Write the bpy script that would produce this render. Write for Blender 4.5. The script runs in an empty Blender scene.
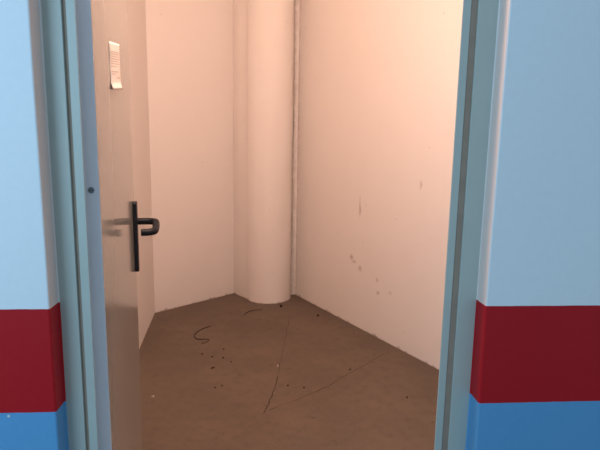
import bpy, bmesh, math, random
from mathutils import Vector, Matrix, noise
random.seed(7)
S = bpy.context.scene
C = S.collection

# ------------------------------------------------------------------ helpers
def new_mat(name):
    m = bpy.data.materials.new(name); m.use_nodes = True
    nt = m.node_tree
    return m, nt, nt.nodes['Principled BSDF']

def N(nt, typ, **kw):
    n = nt.nodes.new(typ)
    for k, v in kw.items(): setattr(n, k, v)
    return n

def math_node(nt, op, a, b=None, c=None):
    n = N(nt, 'ShaderNodeMath', operation=op)
    for i, v in enumerate((a, b, c)):
        if v is None: continue
        if isinstance(v, (int, float)): n.inputs[i].default_value = v
        else: nt.links.new(v, n.inputs[i])
    return n.outputs[0]

def mix_col(nt, fac, a, b):
    n = N(nt, 'ShaderNodeMix', data_type='RGBA')
    for sock, v in ((n.inputs[0], fac), (n.inputs[6], a), (n.inputs[7], b)):
        if isinstance(v, (int, float)): sock.default_value = v
        elif isinstance(v, tuple): sock.default_value = (*v, 1) if len(v) == 3 else v
        else: nt.links.new(v, sock)
    return n.outputs[2]

def noise_tex(nt, vec, scale, detail=3, rough=.55):
    n = N(nt, 'ShaderNodeTexNoise'); n.inputs['Scale'].default_value = scale
    n.inputs['Detail'].default_value = detail; n.inputs['Roughness'].default_value = rough
    nt.links.new(vec, n.inputs['Vector'])
    return n

def smooth(nt, v, lo, hi, a=0.0, b=1.0):
    n = N(nt, 'ShaderNodeMapRange', interpolation_type='SMOOTHSTEP')
    n.inputs[1].default_value = lo; n.inputs[2].default_value = hi
    n.inputs[3].default_value = a; n.inputs[4].default_value = b
    nt.links.new(v, n.inputs[0])
    return n.outputs[0]

def bump(nt, bsdf, height, strength=.2, dist=.002):
    b = N(nt, 'ShaderNodeBump'); b.inputs['Strength'].default_value = strength
    b.inputs['Distance'].default_value = dist
    nt.links.new(height, b.inputs['Height']); nt.links.new(b.outputs[0], bsdf.inputs['Normal'])

def simple(name, col, rough=.5, spec=.5, metal=0.0, var=.06, scale=30, bstr=.0):
    m, nt, p = new_mat(name)
    tc = N(nt, 'ShaderNodeTexCoord')
    nz = noise_tex(nt, tc.outputs['Object'], scale)
    dark = tuple(c * (1 - var) for c in col); lite = tuple(min(1, c * (1 + var)) for c in col)
    nt.links.new(mix_col(nt, smooth(nt, nz.outputs[0], .3, .7), dark, lite), p.inputs['Base Color'])
    p.inputs['Roughness'].default_value = rough; p.inputs['Metallic'].default_value = metal
    p.inputs['Specular IOR Level'].default_value = spec
    if bstr: bump(nt, p, nz.outputs[0], bstr)
    return m

class MB:
    """collects shapes into one mesh object"""
    def __init__(s): s.bm = bmesh.new()
    def box(s, a, b, mat=0):
        vs = [s.bm.verts.new((x, y, z)) for x in (a[0], b[0]) for y in (a[1], b[1]) for z in (a[2], b[2])]
        for q in ((0,1,3,2),(4,6,7,5),(0,4,5,1),(2,3,7,6),(0,2,6,4),(1,5,7,3)):
            s.bm.faces.new([vs[i] for i in q]).material_index = mat
        return vs
    def prism(s, poly, zs, jitter=0.0, mat=0, cap=True):
        """closed 2D outline stacked along z at the heights zs"""
        rings = []
        for z in zs:
            rings.append([s.bm.verts.new((x + jitter * noise.noise(Vector((x * 9, y * 9, z * 2.3))),
                                          y + jitter * noise.noise(Vector((x * 9 + 5, y * 9, z * 2.3))), z)) for x, y in poly])
        n = len(poly)
        for r0, r1 in zip(rings, rings[1:]):
            for i in range(n):
                s.bm.faces.new((r0[i], r0[(i+1) % n], r1[(i+1) % n], r1[i])).material_index = mat
        if cap:
            s.bm.faces.new(list(reversed(rings[0]))).material_index = mat
            s.bm.faces.new(rings[-1]).material_index = mat
    def tube(s, pts, r, seg=12, mat=0):
        pts = [Vector(p) for p in pts]; rings = []
        up = Vector((0, 0, 1))
        for i, p in enumerate(pts):
            t = (pts[min(i+1, len(pts)-1)] - pts[max(i-1, 0)]).normalized()
            a = t.cross(up)
            if a.length < 1e-3: a = t.cross(Vector((0, 1, 0)))
            a.normalize(); b = t.cross(a)
            rr = r[i] if isinstance(r, (list, tuple)) else r
            rings.append([s.bm.verts.new(p + rr * (math.cos(k*math.tau/seg) * a + math.sin(k*math.tau/seg) * b)) for k in range(seg)])
        for r0, r1 in zip(rings, rings[1:]):
            for k in range(seg):
                s.bm.faces.new((r0[k], r0[(k+1) % seg], r1[(k+1) % seg], r1[k])).material_index = mat
        s.bm.faces.new(list(reversed(rings[0]))).material_index = mat
        s.bm.faces.new(rings[-1]).material_index = mat
    def ribbon(s, pts, w, z, mat=0):
        """thin irregular strip lying flat at height z"""
        pts = [Vector((x, y, 0)) for x, y in pts]; fine = []
        for a, b in zip(pts, pts[1:]):
            n = max(2, int((b - a).length / .02))
            for i in range(n): fine.append(a.lerp(b, i / n))
        fine.append(pts[-1]); prev = None
        for i, p in enumerate(fine):
            t = (fine[min(i+1, len(fine)-1)] - fine[max(i-1, 0)]).normalized()
            nn = Vector((-t.y, t.x, 0))
            q = p + nn * .009 * noise.noise(Vector((p.x * 25, p.y * 25, 3.1)))
            ww = w * (.45 + .9 * abs(noise.noise(Vector((p.x * 14, p.y * 14, 9)))))
            if i in (0, len(fine) - 1): ww *= .2
            cur = (s.bm.verts.new((*(q + nn * ww).xy, z)), s.bm.verts.new((*(q - nn * ww).xy, z)))
            if prev: s.bm.faces.new((prev[0], prev[1], cur[1], cur[0])).material_index = mat
            prev = cur
    def build(s, name, mats, parent=None, bevel=0, segs=2, smooth_=False):
        bmesh.ops.recalc_face_normals(s.bm, faces=s.bm.faces[:])
        me = bpy.data.meshes.new(name); s.bm.to_mesh(me); s.bm.free()
        for m in (mats if isinstance(mats, (list, tuple)) else [mats]): me.materials.append(m)
        o = bpy.data.objects.new(name, me); C.objects.link(o)
        if smooth_:
            for f in me.polygons: f.use_smooth = True
        if bevel:
            b = o.modifiers.new('bevel', 'BEVEL'); b.width = bevel; b.segments = segs
            b.limit_method = 'ANGLE'; b.angle_limit = math.radians(40)
        if parent: o.parent = parent
        return o

def structure(o, label=None, cat=None):
    o['kind'] = 'structure'
    if label: o['label'] = label
    if cat: o['category'] = cat
    return o

def tag(o, label, cat, group=None):
    o['label'] = label; o['category'] = cat
    if group: o['group'] = group
    return o

# ------------------------------------------------------------------ materials
Z_RED_TOP, Z_RED_BOT = 1.0147, .7910

def corridor_paint():
    m, nt, p = new_mat('corridor_striped_paint')
    tc = N(nt, 'ShaderNodeTexCoord'); ob = tc.outputs['Object']
    sep = N(nt, 'ShaderNodeSeparateXYZ'); nt.links.new(ob, sep.inputs[0])
    wob = noise_tex(nt, ob, 22, 3)
    z = math_node(nt, 'ADD', sep.outputs[2], math_node(nt, 'MULTIPLY', math_node(nt, 'SUBTRACT', wob.outputs[0], .5), .0022))
    mott = noise_tex(nt, ob, 60, 4)
    white = mix_col(nt, mott.outputs[0], (.665, .745, .835), (.725, .80, .885))
    red = mix_col(nt, mott.outputs[0], (.39, .008, .015), (.43, .010, .018))
    blue = mix_col(nt, mott.outputs[0], (.095, .31, .60), (.115, .345, .65))
    c = mix_col(nt, smooth(nt, z, Z_RED_BOT - .0008, Z_RED_BOT + .0008), blue, red)
    c = mix_col(nt, smooth(nt, z, Z_RED_TOP - .0008, Z_RED_TOP + .0008), c, white)
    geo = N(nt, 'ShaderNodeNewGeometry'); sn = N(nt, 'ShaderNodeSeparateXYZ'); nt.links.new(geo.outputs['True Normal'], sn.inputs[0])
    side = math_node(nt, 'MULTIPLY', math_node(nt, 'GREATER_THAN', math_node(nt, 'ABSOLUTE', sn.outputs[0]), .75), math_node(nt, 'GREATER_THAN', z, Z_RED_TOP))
    c = mix_col(nt, side, c, (.72, .64, .62))      # sideways-facing surfaces above the red band turn greyer and pinker
    # tiny chips that show the undercoat
    v = N(nt, 'ShaderNodeTexVoronoi'); v.inputs['Scale'].default_value = 16; nt.links.new(ob, v.inputs['Vector'])
    chip = math_node(nt, 'LESS_THAN', v.outputs['Distance'], .045)
    near = math_node(nt, 'LESS_THAN', math_node(nt, 'ABSOLUTE', math_node(nt, 'SUBTRACT', z, .79)), .028)
    c = mix_col(nt, math_node(nt, 'MULTIPLY', chip, near), c, (.62, .62, .62))
    nt.links.new(c, p.inputs['Base Color'])
    p.inputs['Roughness'].default_value = .5; p.inputs['Specular IOR Level'].default_value = .2
    bump(nt, p, noise_tex(nt, ob, 170, 2).outputs[0], .16, .0015)
    return m

def room_paint(name, scuffs=(), corner=None, foot=True, seam=None):
    """white masonry paint; scuffs = (x, z, rx, rz, amount) in the wall's own coordinates"""
    m, nt, p = new_mat(name)
    tc = N(nt, 'ShaderNodeTexCoord'); ob = tc.outputs['Object']
    sep = N(nt, 'ShaderNodeSeparateXYZ'); nt.links.new(ob, sep.inputs[0])
    nz = noise_tex(nt, ob, 5, 4); fine = noise_tex(nt, ob, 38, 4, .65)
    c = mix_col(nt, nz.outputs[0], (.86, .80, .75), (.89, .835, .785))
    # faint brown flecks in the paint
    v = N(nt, 'ShaderNodeTexVoronoi'); v.inputs['Scale'].default_value = 7; v.inputs['Randomness'].default_value = 1
    nt.links.new(ob, v.inputs['Vector'])
    c = mix_col(nt, math_node(nt, 'MULTIPLY', math_node(nt, 'LESS_THAN', v.outputs['Distance'], .045), .28), c, (.36, .26, .2))
    brown = (.30, .21, .16)
    for (x, z, rx, rz, amt) in scuffs:
        jx = math_node(nt, 'MULTIPLY', math_node(nt, 'SUBTRACT', fine.outputs[0], .5), 2.4)
        dx = math_node(nt, 'ADD', math_node(nt, 'DIVIDE', math_node(nt, 'SUBTRACT', sep.outputs[0], x), rx), jx)
        dz = math_node(nt, 'DIVIDE', math_node(nt, 'SUBTRACT', sep.outputs[2], z), rz)
        d = math_node(nt, 'SQRT', math_node(nt, 'ADD', math_node(nt, 'MULTIPLY', dx, dx), math_node(nt, 'MULTIPLY', dz, dz)))
        c = mix_col(nt, math_node(nt, 'MULTIPLY', smooth(nt, d, .1, 1.3, 1, 0), amt), c, brown)
    edge = noise_tex(nt, ob, 16, 5, .7)
    if foot:      # splashed dirt along the foot of the wall
        h = math_node(nt, 'SUBTRACT', sep.outputs[2], math_node(nt, 'MULTIPLY', smooth(nt, edge.outputs[0], .42, .72), .018))
        c = mix_col(nt, math_node(nt, 'MULTIPLY', smooth(nt, h, -.008, .008, 1, 0), .6), c, (.22, .15, .11))
    if corner:    # uneven darker brown along the corner line
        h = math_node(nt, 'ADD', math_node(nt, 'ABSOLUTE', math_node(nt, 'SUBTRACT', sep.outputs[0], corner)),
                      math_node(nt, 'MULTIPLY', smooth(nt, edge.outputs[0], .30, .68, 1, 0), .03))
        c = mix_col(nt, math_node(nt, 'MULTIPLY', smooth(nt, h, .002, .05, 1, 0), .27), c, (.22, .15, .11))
    nt.links.new(c, p.inputs['Base Color'])
    p.inputs['Roughness'].default_value = .6; p.inputs['Specular IOR Level'].default_value = .25
    h = math_node(nt, 'ADD', math_node(nt, 'MULTIPLY', nz.outputs[0], 1.5), fine.outputs[0])
    bump(nt, p, h, .22, .004)
    return m

def concrete():
    m, nt, p = new_mat('stained_concrete')
    tc = N(nt, 'ShaderNodeTexCoord'); ob = tc.outputs['Object']
    big = noise_tex(nt, ob, 2.2, 5, .6); mid = noise_tex(nt, ob, 17, 6, .72); fine = noise_tex(nt, ob, 55, 3, .7)
    c = mix_col(nt, smooth(nt, big.outputs[0], .3, .7), (.136, .101, .073), (.172, .127, .092))
    c = mix_col(nt, math_node(nt, 'MULTIPLY', smooth(nt, mid.outputs[0], .46, .70), .6), c, (.108, .080, .060))
    c = mix_col(nt, math_node(nt, 'MULTIPLY', smooth(nt, fine.outputs[0], .54, .70), .6), c, (.175, .134, .112))
    v = N(nt, 'ShaderNodeTexVoronoi'); v.inputs['Scale'].default_value = 14; nt.links.new(ob, v.inputs['Vector'])
    spot = math_node(nt, 'MULTIPLY', math_node(nt, 'LESS_THAN', v.outputs['Distance'], .10), smooth(nt, mid.outputs[0], .45, .6))
    c = mix_col(nt, math_node(nt, 'MULTIPLY', spot, .6), c, (.05, .036, .03))
    nt.links.new(c, p.inputs['Base Color'])
    p.inputs['Roughness'].default_value = .62; p.inputs['Specular IOR Level'].default_value = .3
    bump(nt, p, math_node(nt, 'ADD', mid.outputs[0], fine.outputs[0]), .25, .004)
    return m

def gloss_paint(name, col, rough, spec=.5, bstr=.05):
    m, nt, p = new_mat(name)
    tc = N(nt, 'ShaderNodeTexCoord'); ob = tc.outputs['Object']
    nz = noise_tex(nt, ob, 14, 4)
    nt.links.new(mix_col(nt, nz.outputs[0], tuple(c*.94 for c in col), tuple(c*1.06 for c in col)), p.inputs['Base Color'])
    p.inputs['Roughness'].default_value = rough; p.inputs['Specular IOR Level'].default_value = spec
    bump(nt, p, noise_tex(nt, ob, 90, 2).outputs[0], bstr, .001)
    return m

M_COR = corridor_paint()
M_RIGHT = room_paint('scuffed_white_masonry', scuffs=[
    (1.538, 1.116, .012, .030, .42), (.935, .887, .014, .050, .50), (.850, .520, .028, .022, .55), (.885, .492, .03, .014, .45),
    (.960, .455, .022, .028, .40), (1.158, .416, .014, .020, .40), (1.175, .326, .016, .016, .45),
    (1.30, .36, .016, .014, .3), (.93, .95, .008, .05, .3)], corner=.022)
M_ROOM = room_paint('white_masonry')
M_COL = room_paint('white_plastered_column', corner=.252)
M_CEIL = room_paint('white_ceiling_paint', foot=False)
M_FLOOR = concrete()
M_CRACK = simple('concrete_crack', (.066, .047, .038), .9, .1)
M_FRAME = gloss_paint('teal_frame_paint', (.415, .475, .465), .42)
M_EDGE = gloss_paint('blue_grey_door_edge_paint', (.74, .80, .92), .4)
M_DOOR = gloss_paint('teal_grey_door_gloss', (.35, .335, .30), .13, .62, .012)
M_GASKET = simple('brown_rubber_seal', (.30, .24, .20), .7, .2)
M_BLACK = simple('black_handle_plastic', (.008, .010, .015), .5, .3, var=.2)
M_STEEL = simple('dull_screw_steel', (.16, .22, .27), .4, .5, .7)
M_DARK = simple('dark_screw_recess', (.03, .045, .06), .6)
M_PAPER = simple('yellowed_paper', (.82, .76, .70), .7, .2, var=.03)
M_INK = simple('faded_ink', (.55, .47, .43), .8, .1)
M_CORD = simple('dark_cord', (.045, .030, .026), .8, .2)
M_GRIT = simple('dark_grit', (.045, .031, .026), .9, .1, var=.3)
M_PALE = simple('pale_plaster_crumb', (.62, .56, .50), .9, .1)

# ------------------------------------------------------------------ setting
XL, XR, RV = -.430, .476, .0457         # wall opening sides; depth from wall face to frame face
TH = .20                                 # front wall thickness
TOP = 2.12
HC = 3.60
w = MB()
def rounded(poly_corner, r, quad):
    cx, cy = poly_corner
    return [(cx + r * math.cos(math.radians(a)), cy + r * math.sin(math.radians(a))) for a in quad]
zs = [HC * i / 70 for i in range(71)]
r = .0045
w.prism([(-2.6, 0)] + [(XL - r + r*math.sin(math.radians(a)), r - r*math.cos(math.radians(a))) for a in (0, 22, 45, 68, 90)] + [(XL, TH), (-2.6, TH)], zs, .0022)
w.prism([(XR, TH)] + [(XR + r - r*math.cos(math.radians(a)), r - r*math.sin(math.radians(a))) for a in (0, 22, 45, 68, 90)] + [(2.6, 0), (2.6, TH)], zs, .0022)
w.box((XL - .01, .001, TOP), (XR + .01, TH - .001, HC))
# thick paint build-up where the reveal meets the frame
for x0, sg in ((XL, 1), (XR, -1)):
    w.prism([(x0 - sg*.002, RV - .003), (x0 + sg*.0012, RV - .002), (x0 + sg*.0022, RV - .0004), (x0 + sg*.0022, RV + .001), (x0 - sg*.002, RV + .001)], [TOP * i / 80 for i in range(81)], .0016)
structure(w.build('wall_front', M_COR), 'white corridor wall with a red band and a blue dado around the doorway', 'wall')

# steel door frame: face, seal groove, stop lip and return on each side, plus the head
def jamb_poly(x0, s, face, groove, lip):
    # x runs inwards from x0 with sign s
    x1 = x0 + s*face; x2 = x1 + s*groove; x3 = x2 + s*lip
    return [(x0 - s*.004, RV), (x1, RV), (x1, RV + .020), (x2, RV + .020), (x2, RV + .002), (x3, RV + .002), (x3, RV + .005), (x2 - s*.004, RV + .030),
            (x1 - s*.006, RV + .030), (x1 - s*.006, .108), (x0 - s*.004, .108)]
f = MB()
f.prism(jamb_poly(XL, 1, .0385, .0075, .0185), [0, .7, 1.4, TOP - .02])
f.prism(jamb_poly(XR, -1, .0430, .0145, .0175), [0, .7, 1.4, TOP - .02])
f.box((XL - .003, RV, TOP - .06), (XR + .003, .108, TOP + .004))
fr = structure(f.build('trim_1', M_FRAME, bevel=.0012), 'teal painted steel door frame', 'door frame')
g = MB()
g.box((XL + .0386, RV + .006, .0), (XL + .0459, RV + .0198, TOP - .062))
g.box((XR - .0574, RV + .004, .0), (XR - .0431, RV + .0198, TOP - .062))
s_ = g.build('seal', M_GASKET, fr); s_['label'] = 'brown rubber seal in the groove of the frame'

# room behind: wall planes are solid slabs whose local -y side faces the room
def slab(name, p0, p1, mat, t=.10, zsub=1, ext=0):
    p0, p1 = Vector(p0), Vector(p1); d = p1 - p0; L = d.length
    m = MB(); m.box((-ext, 0, 0), (L, t, HC))
    o = m.build(name, mat); o.location = (p0.x, p0.y, 0); o.rotation_euler.z = math.atan2(d.y, d.x)
    return structure(o)
CORNER = Vector((.277, 3.406)); WD = Vector((.4488, -.8936))
P_BL = Vector((-.867, 2.910)); BD = Vector((.749, .662)); LD = Vector((.0709, -.9975))
slab('wall_right', CORNER - .0*WD, CORNER + WD * ((3.406 - TH) / .8936), M_RIGHT, ext=.40)
slab('wall_back', P_BL, P_BL + BD * 1.25, M_ROOM, ext=.06)
pn = P_BL + LD * ((2.910 - TH) / .9975)
slab('wall_left', pn, P_BL, M_ROOM)

fl = MB()
fl.box((-2.6, -2.6, -.1), (2.6, 4.4, 0))
CA = [(-.0, 1.349), (.037, 1.493), (.067, 1.637), (.087, 1.772), (.097, 1.906), (.13, 2.149), (.161, 2.413), (.2, 2.768)]
CB = [(.015, 1.382), (.072, 1.419), (.148, 1.467), (.227, 1.529), (.347, 1.615), (.435, 1.708), (.52, 1.796), (.673, 1.944), (.843, 2.11)]
fl.ribbon(CA[:4], .0042, .0006, 1); fl.ribbon(CA[3:], .0018, .0006, 1)
fl.ribbon(CB, .0026, .0006, 1)
structure(fl.build('floor', [M_FLOOR, M_CRACK]))
ce = MB(); ce.box((-2.6, 0, HC), (2.6, 4.4, HC + .1))
structure(ce.build('ceiling', M_CEIL))

# round column in the back corner, run into the wall by a strip of plaster on its left
cx, cy, cr = .042, 3.322, .198
poly = []
for i in range(0, 49):
    a = math.radians(-166 + i * (170 / 48))
    poly.append((cx + cr * math.cos(a), cy + cr * math.sin(a)))
poly += [(.238, 3.386), (.247, 3.389), (.258, 3.384), (.320, 3.392), (.25, 3.52), (.10, 3.80), (-.05, 3.70), (-.275, 3.475), (-.268, 3.438), (-.205, 3.345)]
c = MB(); c.prism(poly, [HC * i / 60 for i in range(61)], .004)
col = structure(c.build('column', M_COL, smooth_=True), 'round white plastered column in the back corner of the room', 'column')
md = col.modifiers.new('es', 'EDGE_SPLIT'); md.split_angle = math.radians(32)

# ------------------------------------------------------------------ door leaf, swung into the room
TH_D = math.radians(99.3); LEAF = .78
d = MB(); d.box((.0, .0, .012), (LEAF, .042, 2.055), 0)
door = d.build('door_1', [M_DOOR, M_EDGE], bevel=.0018)
structure(door, 'glossy door leaf swung open into the room', 'door')
door.location = (-.350, .092, 0); door.rotation_euler.z = TH_D
for poly_ in door.data.polygons:
    if abs(poly_.normal.x) > .9: poly_.material_index = 1

sc = MB()
sc.tube([(-.0002, .017, 1.247), (-.0024, .017, 1.247)], [.0068, .0056], 16)
scr = sc.build('screw', [M_STEEL], door)
sc = MB(); sc.box((-.0027, .0132, 1.2462), (-.0022, .0208, 1.2478)); sc.build('screw_slot', M_DARK, scr)

# handle on the visible face (local -y)
hs, hz = .728, 1.068
pl = MB()
def stadium(x0, x1, z0, z1, rr, n=8):
    pts = []
    for cx_, cz_, a0 in ((x1-rr, z0+rr, -90), (x1-rr, z1-rr, 0), (x0+rr, z1-rr, 90), (x0+rr, z0+rr, 180)):
        for i in range(n+1):
            a = math.radians(a0 + 90*i/n); pts.append((cx_ + rr*math.cos(a), cz_ + rr*math.sin(a)))
    return pts
def plate(m, pts, y0, y1):
    a = [m.bm.verts.new((x, y0, z)) for x, z in pts]; b = [m.bm.verts.new((x, y1, z)) for x, z in pts]
    n = len(pts)
    for i in range(n): m.bm.faces.new((a[i], a[(i+1) % n], b[(i+1) % n], b[i]))
    m.bm.faces.new(a); m.bm.faces.new(b)
plate(pl, stadium(hs - .017, hs + .017, hz - .184, hz + .072, .010), -.0005, -.0145)
hp = pl.build('handle_plate', M_BLACK, door, bevel=.0022); hp['label'] = 'tall black handle plate'
lv = MB()
path = []
out, back, drop, ln = .079, .034, .018, .115
path += [(hs, -.010, hz), (hs, -.045, hz)]
for i in range(9):          # bend from the stem into the grip
    a = math.radians(90 * i / 8); path.append((hs - .026 * (1 - math.cos(a)), -(.045 + (out - .045) * math.sin(a)), hz - .001 * i / 8))
for i in range(1, 6):
    t = i / 6; path.append((hs - .026 - (ln - .052) * t, -out - .002*math.sin(math.pi*t), hz - .001 - (drop) * t))
for i in range(9):          # end of the grip hooks back to the door
    a = math.radians(90 * i / 8); path.append((hs - ln + .026 - .026 * math.sin(a), -(out - .026 * (1 - math.cos(a))), hz - .001 - drop - .002 * i / 8))
path.append((hs - ln, -back, hz - drop - .003))
lv.tube(path, .0122, 16)
lever = lv.build('lever', M_BLACK, door, bevel=.0015, smooth_=True)
kc = MB()
kc.tube([(hs, -.0124, hz - .092), (hs, -.0155, hz - .092)], [.0085, .0080], 18)
kc.box((hs - .0045, -.0154, hz - .122), (hs + .0045, -.0126, hz - .096))
kc.build('key_cylinder', M_BLACK, door)
la = MB(); la.box((LEAF - .0002, .010, hz - .12), (LEAF + .002, .032, hz + .10)); lp = la.build('latch_plate', M_STEEL, door)
la = MB(); la.box((LEAF + .002, .014, hz - .010), (LEAF + .012, .028, hz + .010)); la.build('latch_bolt', M_STEEL, lp)

# paper notice on the door
def door_world(s, y, z):
    return Matrix.Translation(Vector((-.350, .092, 0))) @ Matrix.Rotation(TH_D, 4, 'Z') @ Vector((s, y, z))
PS0, PS1, PZ0, PZ1 = .262, .455, 1.495, 1.622
pa = MB()
def paper_pt(u, v):      # u 0..1 across, v 0..1 down the sheet
    s0 = .253 + .005 * v; s1 = .485 + .004 * v
    zt = 1.598 + .034 * u; zb = 1.481 + .024 * u
    s = s0 + (s1 - s0) * u; z = zt + (zb - zt) * v
    lift = -.0007 - .005 * max(0, v - .86) / .14 - .0004 * (.5 + .5 * math.sin(9 * v + 3 * u))
    return s, lift, z
nu, nv = 10, 24
top = [[pa.bm.verts.new(paper_pt(i/nu, j/nv)) for i in range(nu+1)] for j in range(nv+1)]
bot = [[pa.bm.verts.new(Vector(paper_pt(i/nu, j/nv)) + Vector((0, .0004, 0))) for i in range(nu+1)] for j in range(nv+1)]
for j in range(nv):
    for i in range(nu):
        pa.bm.faces.new((top[j][i], top[j+1][i], top[j+1][i+1], top[j][i+1]))
        pa.bm.faces.new((bot[j][i], bot[j][i+1], bot[j+1][i+1], bot[j+1][i]))
ring = [(0, i) for i in range(nu)] + [(j, nu) for j in range(nv)] + [(nv, i) for i in range(nu, 0, -1)] + [(j, 0) for j in range(nv, 0, -1)]
for a, b in zip(ring, ring[1:] + ring[:1]):
    pa.bm.faces.new((top[a[0]][a[1]], top[b[0]][b[1]], bot[b[0]][b[1]], bot[a[0]][a[1]]))
paper = pa.build('paper_notice', M_PAPER, smooth_=True)
paper.location = door.location; paper.rotation_euler = door.rotation_euler
tag(paper, 'small pale paper notice stuck high on the open door', 'paper notice')
tx = MB()
def text_line(v, u0, u1, h):
    rnd = random.Random(int(v * 1000)); u = u0
    while u < u1 - .01:       # broken into word-long dashes, too small to read
        L = min(rnd.uniform(.05, .16), u1 - u)
        q = [Vector(paper_pt(uu, vv)) + Vector((0, -.0004, 0)) for uu, vv in ((u, v), (u + L, v), (u + L, v + h), (u, v + h))]
        tx.bm.faces.new([tx.bm.verts.new(p) for p in q]); u += L + .02
for v, u0, u1, h in ((.19, .06, .94, .022), (.235, .06, .9, .018), (.285, .06, .92, .018), (.335, .06, .94, .022), (.39, .06, .8, .018),
                     (.44, .06, .9, .018), (.50, .06, .6, .018), (.605, .1, .75, .026), (.66, .1, .5, .018), (.735, .55, .9, .03)):
    text_line(v, u0, u1, h)
tx.build('printed_lines', M_INK, paper)

# ------------------------------------------------------------------ things lying on the floor
def smooth_path(pts, n=6):
    pts = [Vector(p) for p in pts]; out = []
    for i in range(len(pts) - 1):
        p0 = pts[max(i-1, 0)]; p1 = pts[i]; p2 = pts[i+1]; p3 = pts[min(i+2, len(pts)-1)]
        for k in range(n):
            t = k / n
            out.append(.5 * ((2*p1) + (p2-p0)*t + (2*p0-5*p1+4*p2-p3)*t*t + (3*p1-p0-3*p2+p3)*t**3))
    out.append(pts[-1]); return out
def cord(name, pts, rad, label, cat):
    m = MB(); q = smooth_path([(x, y, rad) for x, y in pts])
    m.tube(q, [rad * (.55 + .45 * math.sin(math.pi * min(1, .15 + i / len(q)))) for i in range(len(q))], 8)
    return tag(m.build(name, M_CORD, smooth_=True), label, cat)
cord('string_scrap', [(-.395, 2.60), (-.45, 2.535), (-.485, 2.45), (-.482, 2.385), (-.455, 2.345), (-.415, 2.345), (-.378, 2.335), (-.385, 2.30), (-.418, 2.266)], .0036,
     'dark S-shaped scrap of string lying on the concrete floor', 'string')
cord('string_scrap', [(-.150, 2.835), (-.142, 2.885), (-.102, 2.935), (-.055, 2.958), (-.010, 2.966)], .0030,
     'thin dark curved scrap of string in front of the column foot', 'string')
def crumb(name, x, y, rx, ry, h, mat, label, cat, group=None):
    m = MB(); rnd = random.Random(int((x * 31 + y * 17) * 1000))
    bmesh.ops.create_icosphere(m.bm, subdivisions=2, radius=1)
    for v in m.bm.verts:
        k = 1 + .35 * noise.noise(v.co * 1.7 + Vector((x * 9, y * 9, 0)))
        v.co = Vector((v.co.x * rx * k * .8, v.co.y * ry * k * .8, max(v.co.z * k * h, -h * .5) + h * .5))
    o = m.build(name, mat); o.location = (x, y, 0); o.rotation_euler.z = rnd.uniform(0, 3)
    return tag(o, label, cat, group)
crumb('grit_crumb', .146, 3.039, .014, .012, .014, M_GRIT, 'black crumb on the floor at the right of the column foot', 'grit crumb')
crumb('grit_crumb', .434, 2.809, .020, .010, .008, M_GRIT, 'flat dark flake on the floor along the foot of the right wall', 'grit crumb')
crumb('grit_crumb', .140, 1.646, .0060, .0065, .006, M_GRIT, 'dark crumb between the two floor cracks, nearer the upright crack', 'grit crumb')
crumb('grit_crumb', .229, 1.619, .0060, .0055, .006, M_GRIT, 'dark crumb just above the slanting crack, second one from the upright crack', 'grit crumb')
crumb('grit_crumb', .527, 1.836, .0080, .0065, .006, M_GRIT, 'dark crumb lying right on the slanting floor crack', 'grit crumb')
crumb('grit_crumb', .780, 1.485, .0062, .0060, .006, M_GRIT, 'lone dark crumb on the floor near the right door jamb', 'grit crumb')
crumb('plaster_crumb', .090, 1.905, .013, .0055, .006, M_PALE, 'whitish plaster crumb on the floor beside the upright crack', 'plaster crumb')
crumb('plaster_crumb', -.589, 1.550, .0090, .0065, .006, M_PALE, 'whitish plaster crumb on the floor by the open door', 'plaster crumb')
for (x, y, rx, ry) in ((-.256, 2.035, .011, .008), (-.305, 1.892, .017, .008), (-.396, 2.101, .011, .007), (-.327, 2.053, .009, .006),
                       (-.201, 1.974, .007, .005), (-.231, 1.660, .007, .005), (-.268, 1.638, .009, .005), (-.262, 2.17, .008, .005)):
    crumb('grit_crumb', x, y, rx, ry, .004, M_GRIT, 'dark flat crumb among the scattered grit in front of the S-shaped string', 'grit crumb', 'grit scattered in front of the string')

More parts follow.
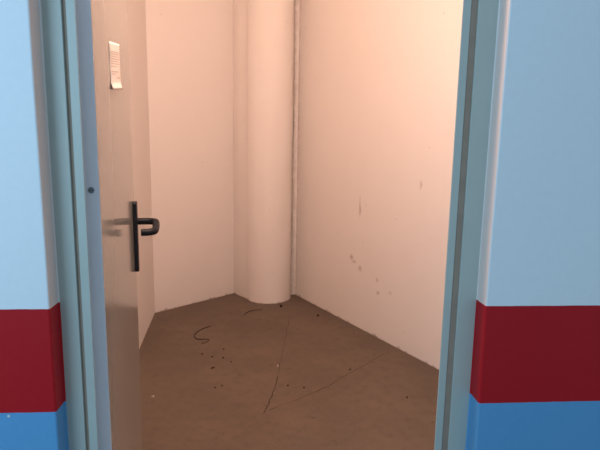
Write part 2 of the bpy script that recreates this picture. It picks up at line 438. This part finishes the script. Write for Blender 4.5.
# ------------------------------------------------------------------ light
wd = bpy.data.worlds.new('World'); S.world = wd; wd.use_nodes = True
bg = wd.node_tree.nodes['Background']; bg.inputs[0].default_value = (.60, .84, 1.0, 1); bg.inputs[1].default_value = .52
def area(name, loc, target, size, size_y, power, col, shape='RECTANGLE'):
    l = bpy.data.lights.new(name, 'AREA'); l.shape = shape; l.size = size; l.size_y = size_y; l.energy = power; l.color = col
    o = bpy.data.objects.new(name, l); C.objects.link(o); o.location = loc
    o.rotation_euler = (Vector(target) - Vector(loc)).to_track_quat('-Z', 'Y').to_euler()
    return o
area('corridor_window_daylight', (-1.35, -1.5, 1.75), (-.2, 0, 1.3), 1.0, 1.2, 22, (.52, .79, 1.0))
LW, LP = 72, (-.22, .42, 2.30)
rl = bpy.data.lights.new('room_over_door_lamp', 'POINT'); rl.energy = LW; rl.color = (1.0, .63, .475); rl.shadow_soft_size = .14  # warm room lamp over the door inside, no fixture modelled
ro = bpy.data.objects.new('room_over_door_lamp', rl); C.objects.link(ro); ro.location = LP

# ------------------------------------------------------------------ camera
yaw, pitch, roll = .07279648, .15945044, .01678894
cam = bpy.data.cameras.new('camera'); co = bpy.data.objects.new('camera', cam); C.objects.link(co)
cam.sensor_fit = 'HORIZONTAL'; cam.sensor_width = 36; cam.lens = 500 / 600 * 36; cam.clip_start = .02
cy_, sy_, cp_, sp_, cr_, sr_ = math.cos(yaw), math.sin(yaw), math.cos(pitch), math.sin(pitch), math.cos(roll), math.sin(roll)
fw = Vector((sy_*cp_, cy_*cp_, -sp_)); rt = Vector((cy_, -sy_, 0)); up = rt.cross(fw)
r2 = cr_*rt + sr_*up; u2 = -sr_*rt + cr_*up
co.matrix_world = Matrix(((r2.x, u2.x, -fw.x, 0), (r2.y, u2.y, -fw.y, -1.0), (r2.z, u2.z, -fw.z, 1.35), (0, 0, 0, 1)))
S.camera = co

vs = S.view_settings
vs.view_transform = 'Standard'; vs.look = 'None'; vs.exposure = 0.0; vs.gamma = 1.0; vs.use_curve_mapping = False
